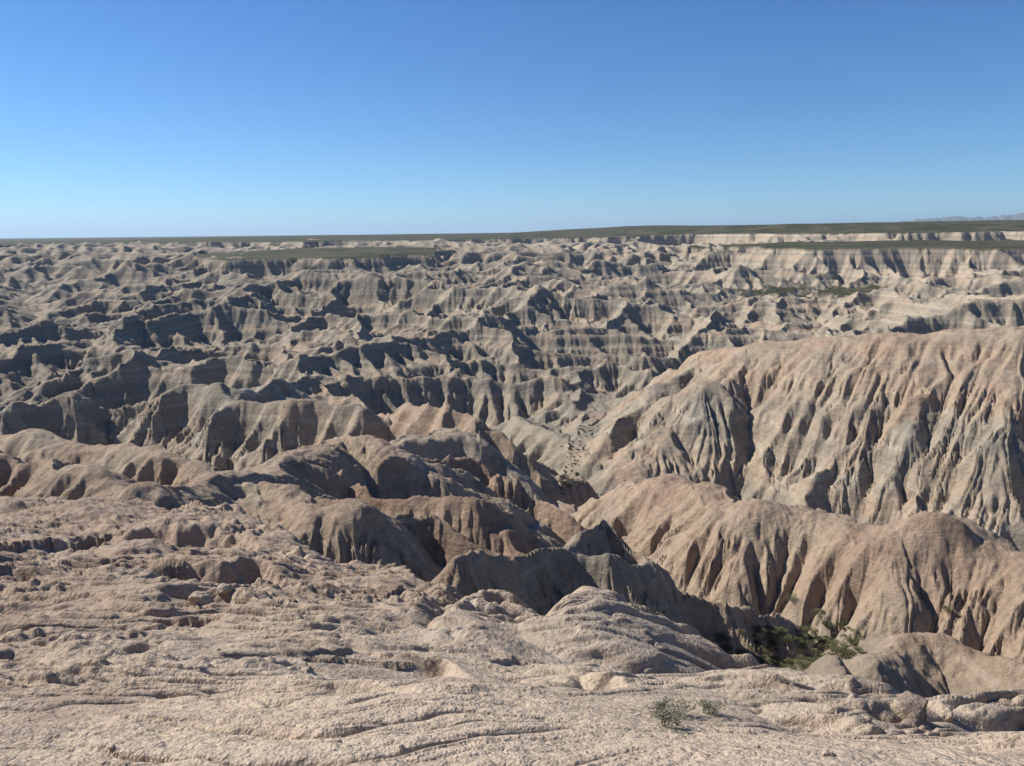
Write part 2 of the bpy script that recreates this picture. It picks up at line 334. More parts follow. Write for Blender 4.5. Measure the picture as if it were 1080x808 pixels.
    # foreground slope
    if rr.min() < 70:
        sd = poly_sd(wx*F(.5)+x*F(.5), wy*F(.5)+y*F(.5))
        cx = np.clip(x, -60, 60); cy = np.clip(y, -40, 45)
        g = GROUND(cx.astype(np.float64), cy.astype(np.float64)).astype(F)
        sdp = np.maximum(sd, 0)
        lowr = F(.8)*sstep(6, 12, rr)*sstep(-3.5, 0, x-F(.1)*y)
        g = g-lowr
        mb = bumps > g; kk = F(.35); hh_ = np.clip(F(.5)+F(.5)*(bumps-g)/kk, 0, 1); g = g+(bumps-g)*hh_+kk*hh_*(1-hh_)
        gpale = np.where(mb, bpale, F(0))
        for (sp, Hh, dec) in SCARPS:
            Hh = Hh*.6
            best = np.full(x.shape, 1e9, F); sgn = np.zeros(x.shape, F)
            jx = x+F(.5)*fbm(x/F(1.6), y/F(1.6), 6, 3, .4); jy = y+F(.9)*fbm(x/F(1.9), y/F(1.9)+9, 5, 3, .4)
            for a, b in zip(sp[:-1], sp[1:]):
                ex, ey = b[0]-a[0], b[1]-a[1]; L2 = ex*ex+ey*ey; vx = jx-F(a[0]); vy = jy-F(a[1])
                t = np.clip((vx*F(ex)+vy*F(ey))/F(L2), 0, 1); dx_ = vx-t*F(ex); dy_ = vy-t*F(ey); d = np.sqrt(dx_*dx_+dy_*dy_)
                m2 = d < best; best = np.where(m2, d, best); sgn = np.where(m2, np.where(vx*F(ey)-vy*F(ex) > 0, d, -d), sgn)
            over = np.full(x.shape, -1e9, F)
            for (a, b) in ((sp[1], sp[0]), (sp[-2], sp[-1])):
                l_ = math.hypot(b[0]-a[0], b[1]-a[1]); over = np.maximum(over, ((jx-F(b[0]))*F((b[0]-a[0])/l_)+(jy-F(b[1]))*F((b[1]-a[1])/l_)))
            edge_ = over < 0
            ends = edge_*np.minimum(np.hypot(jx-sp[0][0], jy-sp[0][1]), np.hypot(jx-sp[-1][0], jy-sp[-1][1]))
            g = g-F(Hh)*sstep(-.05, F(.8*Hh+.12), sgn)*np.exp(-np.maximum(sgn, 0)/F(dec))*sstep(0, F(1.5*Hh+.3), ends)+F(Hh*.35)*np.exp(-np.maximum(-sgn, 0)/F(dec*.5))*(1-sstep(-.05, F(.8*Hh+.12), sgn))*sstep(0, F(2*Hh), ends)
        g = g-F(1.15)*(np.sqrt(sdp*sdp+F(.15))-F(.387))-sdp*F(.15)
        g = np.where(sd > 45, -99, g)
        m = g > z
        z = np.where(m, g, z); gid[m] = 0
        D = np.where(m, np.maximum(sd, 0), D)
        red = np.where(m, F(.38)+F(.35)*sstep(7, 15, rr)*sstep(3, -2, x), red); gw = np.where(m, F(.3), gw); pale = np.where(m, gpale, pale)
    return z, D, gid, red, gw, pale


# ------------------------------------------------------------------ running water: real erosion of the traced forms on nested square lattices
OFFS = [(a, b) for a in (-1, 0, 1) for b in (-1, 0, 1) if a or b]
def strips(ny, n=12):
    e = np.linspace(0, ny, n+1).astype(int); return [(int(a), int(b)) for a, b in zip(e[:-1], e[1:]) if b > a]
def erode(h, dx, steps, KT, kmap, diff=.06, A0=1.0, smax=1.2):
    ny, nx = h.shape; K = F(KT/steps); km = np.minimum(kmap, 1)
    DI = [F(1/(dx*math.hypot(a, b))) for a, b in OFFS]; st = strips(ny)
    hp = np.pad(h, 1, mode='edge'); Ap = np.pad(np.full(h.shape, dx*dx, F), 1); arg = np.full((ny+2, nx+2), -1, np.int8)
    hn = np.empty_like(h); HR_ = np.empty_like(h); DIa = np.empty_like(h); An = np.empty_like(h)
    def edge(p): p[0] = p[1]; p[-1] = p[-2]; p[:, 0] = p[:, 1]; p[:, -1] = p[:, -2]
    def s1(r):
        a0, a1 = r; h_ = hp[1+a0:1+a1, 1:-1]; best = np.full(h_.shape, 1e-5, F); ag = np.full(h_.shape, -1, np.int8); hr = h_.copy(); di = np.ones(h_.shape, F)
        for k, (a, b) in enumerate(OFFS):
            nb = hp[1+a+a0:1+a+a1, 1+b:1+b+nx]; sl_ = (h_-nb)*DI[k]; m = sl_ > best
            np.copyto(best, sl_, where=m); np.copyto(hr, nb, where=m); np.copyto(di, DI[k], where=m); np.copyto(ag, k, where=m)
        arg[1+a0:1+a1, 1:-1] = ag; HR_[a0:a1] = hr; DIa[a0:a1] = di
    def s2(r):
        a0, a1 = r; A = np.full((a1-a0, nx), dx*dx, F)
        for k, (a, b) in enumerate(OFFS):
            A += (arg[1-a+a0:1-a+a1, 1-b:1-b+nx] == k)*Ap[1-a+a0:1-a+a1, 1-b:1-b+nx]
        A = np.minimum(A, F(1500)); An[a0:a1] = A; h_ = hp[1+a0:1+a1, 1:-1]
        bed = F(.55)+F(.45)*n1(h_/F(1.7), 3)+F(.5)*np.maximum(0, n1(h_/F(4.3), 4))
        c = K*kmap[a0:a1]*bed*np.sqrt(np.maximum(A-F(A0), 0))*DIa[a0:a1]
        hn[a0:a1] = (h_+c*HR_[a0:a1])/(1+c)
    def s3(r):
        a0, a1 = r; hh = hp[1+a0:1+a1, 1:-1]
        lap = (hp[a0:a1, 1:-1]+hp[2+a0:2+a1, 1:-1]+hp[1+a0:1+a1, :-2]+hp[1+a0:1+a1, 2:])*F(.25)-hh
        hh = hh+F(diff)*lap*km[a0:a1]
        lim = np.minimum(np.minimum(hp[a0:a1, 1:-1], hp[2+a0:2+a1, 1:-1]), np.minimum(hp[1+a0:1+a1, :-2], hp[1+a0:1+a1, 2:]))+F(smax*dx)
        lm2 = np.minimum(np.minimum(hp[a0:a1, :-2], hp[2+a0:2+a1, 2:]), np.minimum(hp[2+a0:2+a1, :-2], hp[a0:a1, 2:]))+F(smax*dx*1.414)
        lim = np.minimum(lim, lm2)
        hn[a0:a1] = np.minimum(hh, np.maximum(lim, hh-F(.25*dx)))
    for it in range(steps):
        list(pool.map(s1, st)); list(pool.map(s2, st)); hp[1:-1, 1:-1] = hn; Ap[1:-1, 1:-1] = An; edge(hp)
        if it % 2 == 0: list(pool.map(s3, st)); hp[1:-1, 1:-1] = hn; edge(hp)
    return hp[1:-1, 1:-1].copy(), An
NEST = []      # (x0, y0, dx, delta, logA, window)
def bil(a, x0, y0, dx, x, y):
    fx = (x-F(x0))/F(dx)-F(.5); fy = (y-F(y0))/F(dx)-F(.5)
    ok = (fx > 0) & (fy > 0) & (fx < a.shape[1]-1.01) & (fy < a.shape[0]-1.01)
    fx = np.where(ok, fx, 0); fy = np.where(ok, fy, 0)
    i = fx.astype(np.int32); j = fy.astype(np.int32); fx = fx-i; fy = fy-j
    return np.where(ok, (a[j, i]*(1-fx)+a[j, i+1]*fx)*(1-fy)+(a[j+1, i]*(1-fx)+a[j+1, i+1]*fx)*fy, 0)
def nested(x, y):
    o = np.zeros(x.shape, F); xa, xb, ya, yb = x.min(), x.max(), y.min(), y.max()
    for (x0, y0, dx, dl) in NEST:
        if xb < x0 or yb < y0 or xa > x0+dx*dl.shape[1] or ya > y0+dx*dl.shape[0]: continue
        o = o+bil(dl, x0, y0, dx, x, y)
    return o
def domain(x0, x1, y0, y1, dx, steps, KT, seed, diff=.06, lnoise=(9, .5), gain=.55, A0=1.0, smax=1.2):
    nx, ny = int((x1-x0)/dx), int((y1-y0)/dx)
    X, Y = np.meshgrid((x0+(np.arange(nx)+.5)*dx).astype(F), (y0+(np.arange(ny)+.5)*dx).astype(F))
    H = np.empty((ny, nx), F); KM = np.empty((ny, nx), F)
    def jb(i):
        s = (slice(i[0], i[0]+64), slice(i[1], i[1]+64))
        z, D, g, red, gw, pale = macro(X[s], Y[s]); z = z+nested(X[s], Y[s])
        k = np.minimum(gw, 1.0); k[g == 1] *= .42; k[g == 2] *= .55; k[g == 3] = .8; k[g == 4] = .5; k[g == 12] = .02; k[g == 11] = .02; k[g == 0] = .015
        H[s] = z; KM[s] = k
    list(pool.map(jb, [(i, j) for i in range(0, ny, 64) for j in range(0, nx, 64)]))
    L, a = lnoise
    nz = F(a)*fbm(X/F(L), Y/F(L), seed, 5, gain)
    if dx > 1: nz = nz+F(a*1.0)*(F(.35)-np.abs(fbm(X/F(32)+3, Y/F(32), 6, 3, .5)))*2
    h0 = H+nz*np.minimum(KM*2, 1)
    KM = KM*np.exp(F(.5)*gn(X/F(L*2.3), Y/F(L*2.3), seed+2))
    h, A = erode(h0, dx, steps, KT, KM, diff=diff, A0=A0, smax=smax)
    d = h-H
    e = 24
    wx = np.minimum(1, np.minimum(np.arange(nx), np.arange(nx)[::-1])/e); wy = np.minimum(1, np.minimum(np.arange(ny), np.arange(ny)[::-1])/e)
    d = d*(wx[None]*wy[:, None]).astype(F)
    NEST.append((x0, y0, dx, d))
    return h
DOM = [(-560., 560., 150., 900., 1.15, 170, 2.0, 1, .01, (16, .9), .5, 1.8, .82),
       (-200., 230., 34., 290., .5, 170, 1.7, 3, .05, (12, 1.1), .42, 3.5, 1.25),
       (-52., 66., 11., 92., .16, 170, 1.5, 5, .05, (3.4, .3), .45, .35, 1.5)]
if os.environ.get('TEST_DOM') is None:
    for dm in DOM: domain(*dm); log('eroded')

# ------------------------------------------------------------------ polar lattice round the viewpoint
def spaced():
    a = [0.0]; st0 = .068/Q
    while a[-1] < 180:
        d = a[-1]; st = st0 if d < 37 else st0*min(40, math.exp((d-37)*.11))
        a.append(d+st)
    a = np.array(a); a = a*180/a[-1] if False else a[a < 179.0]
    return np.radians(np.r_[-a[:0:-1], a])
TH = spaced()
def radii():
    r = [.6]
    while r[-1] < 60000:
        q = r[-1]
        k = .012 if q < 1.8 else .0034 if q < 12 else .0030 if q < 260 else .0030 if q < 2300 else .012 if q < 4000 else .05
        r.append(q*(1+k/(Q if q < 2300 else 1)))
    return np.array(r)
RR = radii()
nt, nr = len(TH), len(RR)
log('grid', nt, nr, nt*nr)
XX = (np.sin(TH)[None]*RR[:, None]).astype(F); YY = (np.cos(TH)[None]*RR[:, None]).astype(F)

Z = np.empty((nr, nt), F); DD = np.empty((nr, nt), F); GID = np.empty((nr, nt), np.int8)
RED = np.empty((nr, nt), F); GW = np.empty((nr, nt), F); PALE = np.empty((nr, nt), F)
tiles = [(i, min(i+96, nr), j, min(j+128, nt)) for i in range(0, nr, 96) for j in range(0, nt, 128)]
def job(t):
    s = (slice(t[0], t[1]), slice(t[2], t[3]))
    Z[s], DD[s], GID[s], RED[s], GW[s], PALE[s] = macro(XX[s], YY[s])
    Z[s] += nested(XX[s], YY[s])
list(pool.map(job, tiles))
log('macro')

# gradient on the lattice
lr = np.log(RR)
sinT = np.sin(TH).astype(F)[None]; cosT = np.cos(TH).astype(F)[None]; Rr = RR.astype(F)[:, None]
def grad(z):
    gr = np.gradient(z, lr, axis=0).astype(F)/Rr; gt = np.gradient(z, TH, axis=1).astype(F)/Rr
    return gr*sinT+gt*cosT, gr*cosT-gt*sinT
gx, gy = grad(Z)
def boxb(a, n):
    """light smoothing along both lattice directions"""
    for _ in range(n):
        b = a.copy(); b[1:-1] += a[:-2]+a[2:]; b[1:-1] /= 3
        a = b.copy(); a[:, 1:-1] += b[:, :-2]+b[:, 2:]; a[:, 1:-1] /= 3
    return a
gx = boxb(gx, 3); gy = boxb(gy, 3)
SL = np.sqrt(gx*gx+gy*gy)
cell = (Rr*np.float32(.0021/Q))*np.ones((1, nt), F)

def gully(x, y, ex, ey, L, el, seed):
    """ribs that run along the fall line: sum of oriented waves over jittered cells -> rib profile 0..1 (sharp cleft at 0)"""
    f = F(1.0/(L*el)); px = x*f; py = y*f
    ix = np.floor(px); iy = np.floor(py); fx = px-ix; fy = py-iy
    ix = ix.astype(np.int32); iy = iy.astype(np.int32)
    c = np.zeros(x.shape, F); s = np.zeros(x.shape, F); W = np.full(x.shape, 1e-6, F)
    k2 = F(2*np.pi*el)
    for a in (-1, 0, 1):
        for b in (-1, 0, 1):
            h = ((ix+a) & 255)+(((iy+b) & 255) << 8)
            vx = fx-a-HR[seed & 7][h]; vy = fy-b-HR[(seed+3) & 7][h]
            w = np.maximum(0, 1-(vx*vx+vy*vy)*F(.6)); w = w*w*w
            ph = k2*(vx*ex+vy*ey)+F(6.28)*HR[(seed+5) & 7][h]
            c += w*np.cos(ph); s += w*np.sin(ph); W += w
    m = np.sqrt(c*c+s*s)+F(1e-6)
    coh = np.clip(m/W*F(1.6), 0, 1)
    cc = c/m
    rib = np.sqrt(np.clip((1+cc)*F(.5), 0, 1))
    return rib, coh, s/m

OCT = [(26.0, .24, 2.0), (9.0, .30, 3.2), (5.0, .26, 2.6), (2.3, .17, 2.6), (1.05, .11, 2.6), (.45, .09, 2.2)]
CARVE = np.zeros((nr, nt), F)
def job2(i):
    s = slice(i, min(i+16, nr))
    x, y, z = XX[s], YY[s], Z[s]; g1, g2, sl = gx[s], gy[s], SL[s]
    rr = np.hypot(x, y); inv = 1/(sl+F(1e-4)); dx, dy = g1*inv, g2*inv
    ex, ey = -dy, dx
    D = DD[s]; gw = GW[s]; isg = GID[s] == 0
    slf = sstep(.25, .65, sl)
    carve = np.zeros(x.shape, F)
    tx, ty = g1, g2
    for k, (L, A, el) in enumerate(OCT):
        cl = cell[s]
        lod = sstep(1.2, 3.0, L/cl) if k < 6 else 1
        if lod.max() <= 0 : continue
        # the size of the forms follows the size of the slope they are cut in
        siz = sstep(F(L*.22), F(L*1.0), D)
        if k == 0: siz = siz*sstep(120, 240, rr)
        if k == 1: siz = siz*sstep(60, 130, rr)
        if k == 2: siz = siz*sstep(25, 50, rr)
        rib, coh, sn = gully(x, y, ex, ey, L, el, k*2+1)
        siz = np.where(isg & (rr < 60), F(0), siz)
        am = F(A*L)*siz*slf*gw*coh*lod*np.where(GID[s] == 1, F((.4, .25, .25, .25, .35, .5)[k]), F(.5) if k > 3 else F(.35)+F(.35)*sstep(200, 330, rr))
        carve += am*(rib-1)
        # branch: finer ribs turn into the coarser clefts
        tw = F(.55)*sn*siz*coh
        nx_, ny_ = ex, ey
        dx2 = dx+nx_*tw; dy2 = dy+ny_*tw; q = 1/np.sqrt(dx2*dx2+dy2*dy2+F(1e-6)); dx3, dy3 = dx2*q, dy2*q
        ex, ey = -dy3, dx3
    CARVE[s] = carve
    z = z+carve
    # beds of harder clay stand out as small ledges, continuous round the hills
    zb = z+F(1.2)*gn(x/F(90), y/F(90), 2)
    led = F(.55)*n1(zb/F(2.6), 1)+F(.28)*n1(zb/F(1.1), 2)
    near = sstep(15, 60, rr)
    z = z+led*slf*near*(F(.75)+F(.9)*sstep(180, 350, rr))
    # uneven weathering
    for wlen, am in ((14, .5), (6, .38), (2.6, .24), (1.1, .13), (.5, .075), (.22, .04)):
        l = sstep(1.0, 3.0, wlen/cell[s])
        if l.max() <= 0: continue
        if wlen > 5: l = l*sstep(20, 60, rr)*(F(1)-F(.5)*sstep(120, 220, rr))
        n = gn(x/F(wlen)+3, y/F(wlen)+wlen, int(wlen*10) % 8)
        z = z+F(am)*n*l*np.where(isg, (F(.3)+F(1.1)*sstep(13, 24, rr)*sstep(2, -3, x)) if wlen > 1.5 else F(.22)+F(.5)*sstep(12, 22, rr), F(1.0))
    if rr.min() < 75:
        # foreground: popcorn clay with cracks and little treads running along the slope
        fg = isg.astype(F)
        flow = F(.22)*x                                          # creases swing down to the right
        wxx = x+F(.55)*gn(x/F(2.1), y/F(2.1), 1)+F(.12)*gn(x/F(.5), y/F(.5), 5); wyy = y-flow*sstep(-2, 3, x)+F(.45)*gn(x/F(1.9)+9, y/F(1.6), 2)+F(.07)*gn(x/F(.4), y/F(.4), 7)
        rough = sstep(-.2, .4, gn(x/F(3.1)+2, y/F(4.1), 5))
        sc_ = np.clip(rr*F(.16), .5, 2.4)
        n = fbm(wxx/F(2.6), wyy/F(.42), 3, 2, .4)
        tre = -np.exp(-np.abs(n)*np.clip(F(.42*Q)/(rr*F(.0034*1.5)), 2.5, 20))                     # thin creases
        n2 = fbm(wxx/F(.8)+5, wyy/F(.17), 6, 2, .4)
        tre2 = -np.exp(-np.abs(n2)*np.clip(F(.17*Q)/(rr*F(.0034*1.5)), 2, 10))
        lod2 = sstep(2, 6, F(.5)/(cell[s]))
        n4 = fbm(wxx/F(1.7)+8, wyy/F(.24)+x*F(.25), 1, 2, .4)
        z = z+fg*(F(-.035)*np.exp(-np.abs(n4)*np.clip(F(.24*Q)/(rr*F(.0034*1.5)), 2.5, 14))*(F(.4)+rough)+F(.08)*tre*(F(.45)+rough)+F(.017)*tre2*lod2*(F(.3)+rough)+F(.03)*n)*sc_
        n3 = fbm(x/F(3.2)+flow*F(.2), y/F(1.6), 4, 3, .5)      # little risers facing down-slope
        z = z+fg*F(.07)*sstep(-.05, .06, n3)*sstep(4, 9, rr)
        cl = np.abs(fbm(x/F(.9), y/F(.7), 2, 4, .6))
        z = z+fg*cl*(F(.12)*sstep(.1, .6, gn(x/F(2.6), y/F(1.9)+4, 6))+F(.02))*np.clip(rr*F(.12), .5, 1.6)*(F(1)-F(.7)*sstep(-2, .5, x))
    Z[s] = z
list(pool.map(job2, range(0, nr, 16)))
log('carved')
if os.environ.get('DIAG'):
    np.savez('/tmp/diag.npz', Z=Z[::3, ::3], G=GID[::3, ::3], C=CARVE[::3, ::3], TH=TH[::3], RR=RR[::3], rt=rt, up=up, fw=fw); raise SystemExit

# the land bends down beyond the plateau so that the horizon is a real edge
far = RR > 2600
gx2, gy2 = grad(Z); SL2 = np.sqrt(gx2*gx2+gy2*gy2)
# grass: level ground on the plateau, benches and the wide valley flats
flat = sstep(.42, .16, boxb(SL2, 2))
VEG = np.where(GID == 11, sstep(.75, .3, SL), 0).astype(F)
for (mu, mv, mY, hw, hl, mz) in FLATS:
    c = P(mu, mv, mY); VEG = np.maximum(VEG, sstep(1.3, 1.0, np.sqrt(((XX-F(c[0]))/F(hw))**2+((YY-F(c[1]))/F(hl))**2)+F(.3)*gn(XX/25, YY/25, 1))*sstep(.5, .2, SL))
log('veg')

# ------------------------------------------------------------------ materials
def M(name):
    m = bpy.data.materials.new(name); m.use_nodes = True; nt_ = m.node_tree
    for n in list(nt_.nodes): nt_.nodes.remove(n)
    return m, nt_
class NB:
    def __init__(s, t): s.t = t
    def n(s, typ, **kw):
        nd = s.t.nodes.new(typ)
        ins = kw.pop('i', {})
        for k, v in kw.items(): setattr(nd, k, v)
        for k, v in ins.items():
            sock = nd.inputs[k]
            if isinstance(v, bpy.types.NodeSocket): s.t.links.new(v, sock)
            else: sock.default_value = v
        return nd
    def math(s, op, a, b=None, c=None, clamp=False):
        i = {0: a}
        if b is not None: i[1] = b
        if c is not None: i[2] = c
        return s.n('ShaderNodeMath', operation=op, use_clamp=clamp, i=i).outputs[0]
    def noise(s, vec, scale, detail=4, rough=.55, dist=0):
        return s.n('ShaderNodeTexNoise', i={'Vector': vec, 'Scale': scale, 'Detail': detail, 'Roughness': rough, 'Distortion': dist}).outputs[0]
    def mix(s, f, a, b, mode='MIX'):
        nd = s.n('ShaderNodeMix', data_type='RGBA', blend_type=mode)
        for k, v in ((0, f), (6, a), (7, b)):
            if isinstance(v, bpy.types.NodeSocket): s.t.links.new(v, nd.inputs[k])
            else: nd.inputs[k].default_value = v
        return nd.outputs[2]
    def ramp(s, f, a, b):
        return s.n('ShaderNodeMapRange', interpolation_type='SMOOTHSTEP', i={0: f, 1: a, 2: b, 3: 0., 4: 1.}).outputs[0]
def clay(name, near):
    m, t = M(name); b = NB(t)
    pos = b.n('ShaderNodeNewGeometry').outputs['Position']
    at = lambda k: b.n('ShaderNodeAttribute', attribute_name=k).outputs['Fac']
    sep = b.n('ShaderNodeSeparateXYZ', i={0: pos})
    warp = b.noise(pos, .05, 3)
    zz = b.math('ADD', sep.outputs[2], b.math('MULTIPLY', warp, 4.0))
    # level beds of mudstone
    v1 = b.n('ShaderNodeCombineXYZ', i={2: b.math('MULTIPLY', zz, .22)}).outputs[0]
    v2 = b.n('ShaderNodeCombineXYZ', i={2: b.math('MULTIPLY', zz, .75)}).outputs[0]
    bed = b.noise(v1, 1.0, 2); bed2 = b.noise(v2, 1.0, 4, .75)
    cream = (.40, .335, .245, 1); grey = (.26, .228, .175, 1); pink = (.362, .260, .178, 1); rust = (.22, .143, .103, 1); white = (.58, .52, .42, 1)
    if near: tone = b.ramp(b.noise(pos, .45, 5, .6), .52, .68)
    if near: cream = (.51, .405, .295, 1); grey = (.38, .31, .235, 1); pink = (.375, .278, .198, 1); rust = (.24, .168, .125, 1); white = (.58, .51, .43, 1)
    c = b.mix(b.ramp(bed, .35, .65), grey, cream)
    if near: c = b.mix(b.math('MULTIPLY', tone, .65), c, (.225, .168, .128, 1))
    else: c = b.mix(b.math('MULTIPLY', at('dark'), .45), c, (.16, .145, .115, 1))  # shading of the left middle distance, painted as a darker clay tone
    n1_ = b.noise(pos, .35, 5, .6)
    rf = b.math('ADD', b.math('MULTIPLY', at('red'), 1.3), b.math('MULTIPLY', b.math('SUBTRACT', b.noise(pos, .11, 4), .5), 1.6))
    rf = b.math('ADD', rf, b.math('MULTIPLY', b.math('SUBTRACT', bed, .5), 1.2))
    c = b.mix(b.math('MULTIPLY', b.ramp(rf, .2, 1.1), .9), c, pink)
    c = b.mix(b.math('MULTIPLY', b.ramp(rf, .85, 1.5), .6), c, rust)
    c = b.mix(b.math('MULTIPLY', b.ramp(bed2, .52, .68), b.math('ADD', b.math('MULTIPLY', b.ramp(b.noise(pos, .08, 4), .35, .6), .4), .15)), c, white)
    c = b.mix(b.math('MULTIPLY', b.ramp(bed2, .48, .34), .5), c, (.14, .11, .085, 1))
    c = b.mix(b.math('MULTIPLY', b.ramp(b.math('ADD', at('pale'), b.math('MULTIPLY', b.math('SUBTRACT', n1_, .5), 1.5)), .35, 1.0), .75), c, white)
    sp = b.noise(pos, 9.0 if near else 1.6, 5, .7)
    c = b.mix(1.0, c, b.n('ShaderNodeCombineXYZ', i={0: b.math('ADD', b.math('MULTIPLY', sp, .9), .55), 1: b.math('ADD', b.math('MULTIPLY', sp, .9), .55), 2: b.math('ADD', b.math('MULTIPLY', sp, .9), .55)}).outputs[0], 'MULTIPLY')
    gr = b.mix(b.ramp(b.noise(pos, .016, 6, .65), .42, .58), (.048, .049, .026, 1), (.098, .086, .050, 1))
    gr = b.mix(b.ramp(b.noise(pos, .9, 3), .5, .62), gr, (.04, .05, .025, 1))
    c = b.mix(at('veg'), c, gr)
    if near:
        vor = b.n('ShaderNodeTexVoronoi', feature='F1', i={'Vector': pos, 'Scale': 55.0}).outputs['Distance']
        vor2 = b.n('ShaderNodeTexVoronoi', feature='F1', i={'Vector': b.mix(.12, pos, b.n('ShaderNodeTexNoise', i={'Vector': pos, 'Scale': 6.0}).outputs['Color']), 'Scale': 15.0}).outputs['Distance']
        hgt = b.math('ADD', b.math('MULTIPLY', vor, -.007), b.math('MULTIPLY', vor2, -.02))
        hgt = b.math('ADD', hgt, b.math('MULTIPLY', b.noise(pos, 25., 4, .7), .02))
        c = b.mix(b.math('MULTIPLY', b.ramp(vor, .35, .7), .35), c, (.12, .09, .07, 1))
    else:
        hgt = b.math('ADD', b.math('ADD', b.math('MULTIPLY', b.noise(pos, .7, 9, .72), .6), b.math('MULTIPLY', bed2, .3)), b.math('MULTIPLY', b.noise(pos, 7., 3, .7), .05))
    bp = b.n('ShaderNodeBump', i={'Strength': 1.0, 'Distance': 1.0, 'Height': hgt}).outputs[0]
    bs = b.n('ShaderNodeBsdfPrincipled', i={'Base Color': c, 'Roughness': .95, 'Specular IOR Level': .15, 'Normal': bp}).outputs[0]
    b.n('ShaderNodeOutputMaterial', i={0: bs})
    return m
MNEAR = clay('popcorn clay', True); MFAR = clay('banded mudstone', False)

# ------------------------------------------------------------------ meshes, one per landform
far_r = RR > 2600
NAMES = {0: ('ground', 'near slope of crumbly tan clay with fine cracks and small ledges at the bottom of the view'),
         1: ('ridge', 'big rounded pink and tan ridge with deep vertical clefts on the right'),
         2: ('ridge', 'low saddle ridge with a red crest in front of the big pink ridge'),
         3: ('ridge', 'dark fluted ridge with a grey crest beside the shrubby wash'),
         4: ('hill', 'lumpy grey topped hill with red side at lower right'),
         5: ('ridge', 'long brown ridge with pale crest and steep ribbed face on the left'),
         6: ('ridge', 'stacked red topped spurs falling to the central gully'),
         7: ('ridge', 'smooth dark pink spurs at the left edge'),
         8: ('ridge', 'pale topped spur running out from the near slope'),
         9: ('badlands', 'maze of grey and tan ridges and ravines in the middle distance'),
         10: ('badlands', 'far banded badlands below the plateau rim'),
         11: ('plateau', 'flat grassy prairie plateau on the horizon'),
         12: ('canyon_floor', 'pale sandy wash between the ridges')}
gq = GID.copy()
idx = np.arange(nr*nt, dtype=np.int32).reshape(nr, nt)
quads = np.stack([idx[:-1, :-1], idx[:-1, 1:], idx[1:, 1:], idx[1:, :-1]], -1).reshape(-1, 4)
qg = gq[:-1, :-1].reshape(-1)
co = np.stack([XX, YY, Z], -1).reshape(-1, 3)
attrs = {'red': RED.reshape(-1), 'pale': PALE.reshape(-1), 'veg': VEG.reshape(-1), 'dark': (sstep(350, -250, XX+F(90)*gn(XX/F(130), YY/F(130), 4)-F(.12)*YY)*sstep(60, 200, YY)*sstep(1500, 900, YY)).reshape(-1)}  # dark: painted shade growing leftward, for ridges viewed toward the sun
def mesh_obj(name, co, q, at, mat):
    n = q.shape[1]
    me = bpy.data.meshes.new(name); me.vertices.add(len(co)); me.vertices.foreach_set('co', np.ascontiguousarray(co, F).ravel())
    me.loops.add(q.size); me.loops.foreach_set('vertex_index', np.ascontiguousarray(q, np.int32).ravel())
    me.polygons.add(len(q)); me.polygons.foreach_set('loop_start', np.arange(0, q.size, n, dtype=np.int32))
    me.polygons.foreach_set('use_smooth', np.ones(len(q), bool))
    for k, v in at.items():
        a = me.attributes.new(k, 'FLOAT', 'POINT'); a.data.foreach_set('value', np.ascontiguousarray(v, F))
    me.update(calc_edges=True); me.materials.append(mat)
    o = bpy.data.objects.new(name, me); bpy.context.scene.collection.objects.link(o)
    return o
for g, (nm, lb) in NAMES.items():
    q = quads[qg == g]
    if not len(q): continue
    used = np.zeros(nr*nt, bool); used[q.ravel()] = True
    mp = np.cumsum(used)-1; q2 = mp[q][:, ::-1]
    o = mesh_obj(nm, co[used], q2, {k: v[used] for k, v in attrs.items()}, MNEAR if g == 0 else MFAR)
    o['kind'] = 'structure'; o['label'] = lb
log('meshes')

# ------------------------------------------------------------------ plants and stones
def height(x, y):
    rr = math.hypot(x, y); th = math.atan2(x, y)
    j = int(np.clip(np.searchsorted(TH, th)-1, 0, nt-2)); i = int(np.clip(np.searchsorted(RR, rr)-1, 0, nr-2))
    f = (th-TH[j])/(TH[j+1]-TH[j]); g = (rr-RR[i])/(RR[i+1]-RR[i])
    return float((Z[i, j]*(1-f)+Z[i, j+1]*f)*(1-g)+(Z[i+1, j]*(1-f)+Z[i+1, j+1]*f)*g)
def plant_mat(name, a, b2):
    m, t = M(name); b = NB(t)
    oi = b.n('ShaderNodeObjectInfo').outputs['Random']; pos = b.n('ShaderNodeNewGeometry').outputs['Position']
    c = b.mix(b.noise(pos, 5.0, 3), a, b2)
    c = b.mix(b.math('MULTIPLY', oi, .5), c, (.16, .15, .08, 1))
    bs = b.n('ShaderNodeBsdfPrincipled', i={'Base Color': c, 'Roughness': .8, 'Specular IOR Level': .2}).outputs[0]
    b.n('ShaderNodeOutputMaterial', i={0: bs}); return m
MG = plant_mat('green scrub leaves', (.075, .082, .03, 1), (.19, .175, .085, 1))
MS = plant_mat('grey sage leaves', (.12, .125, .085, 1), (.20, .19, .13, 1))
MW = plant_mat('twigs', (.10, .08, .055, 1), (.16, .13, .09, 1))
pr = np.random.RandomState(11)
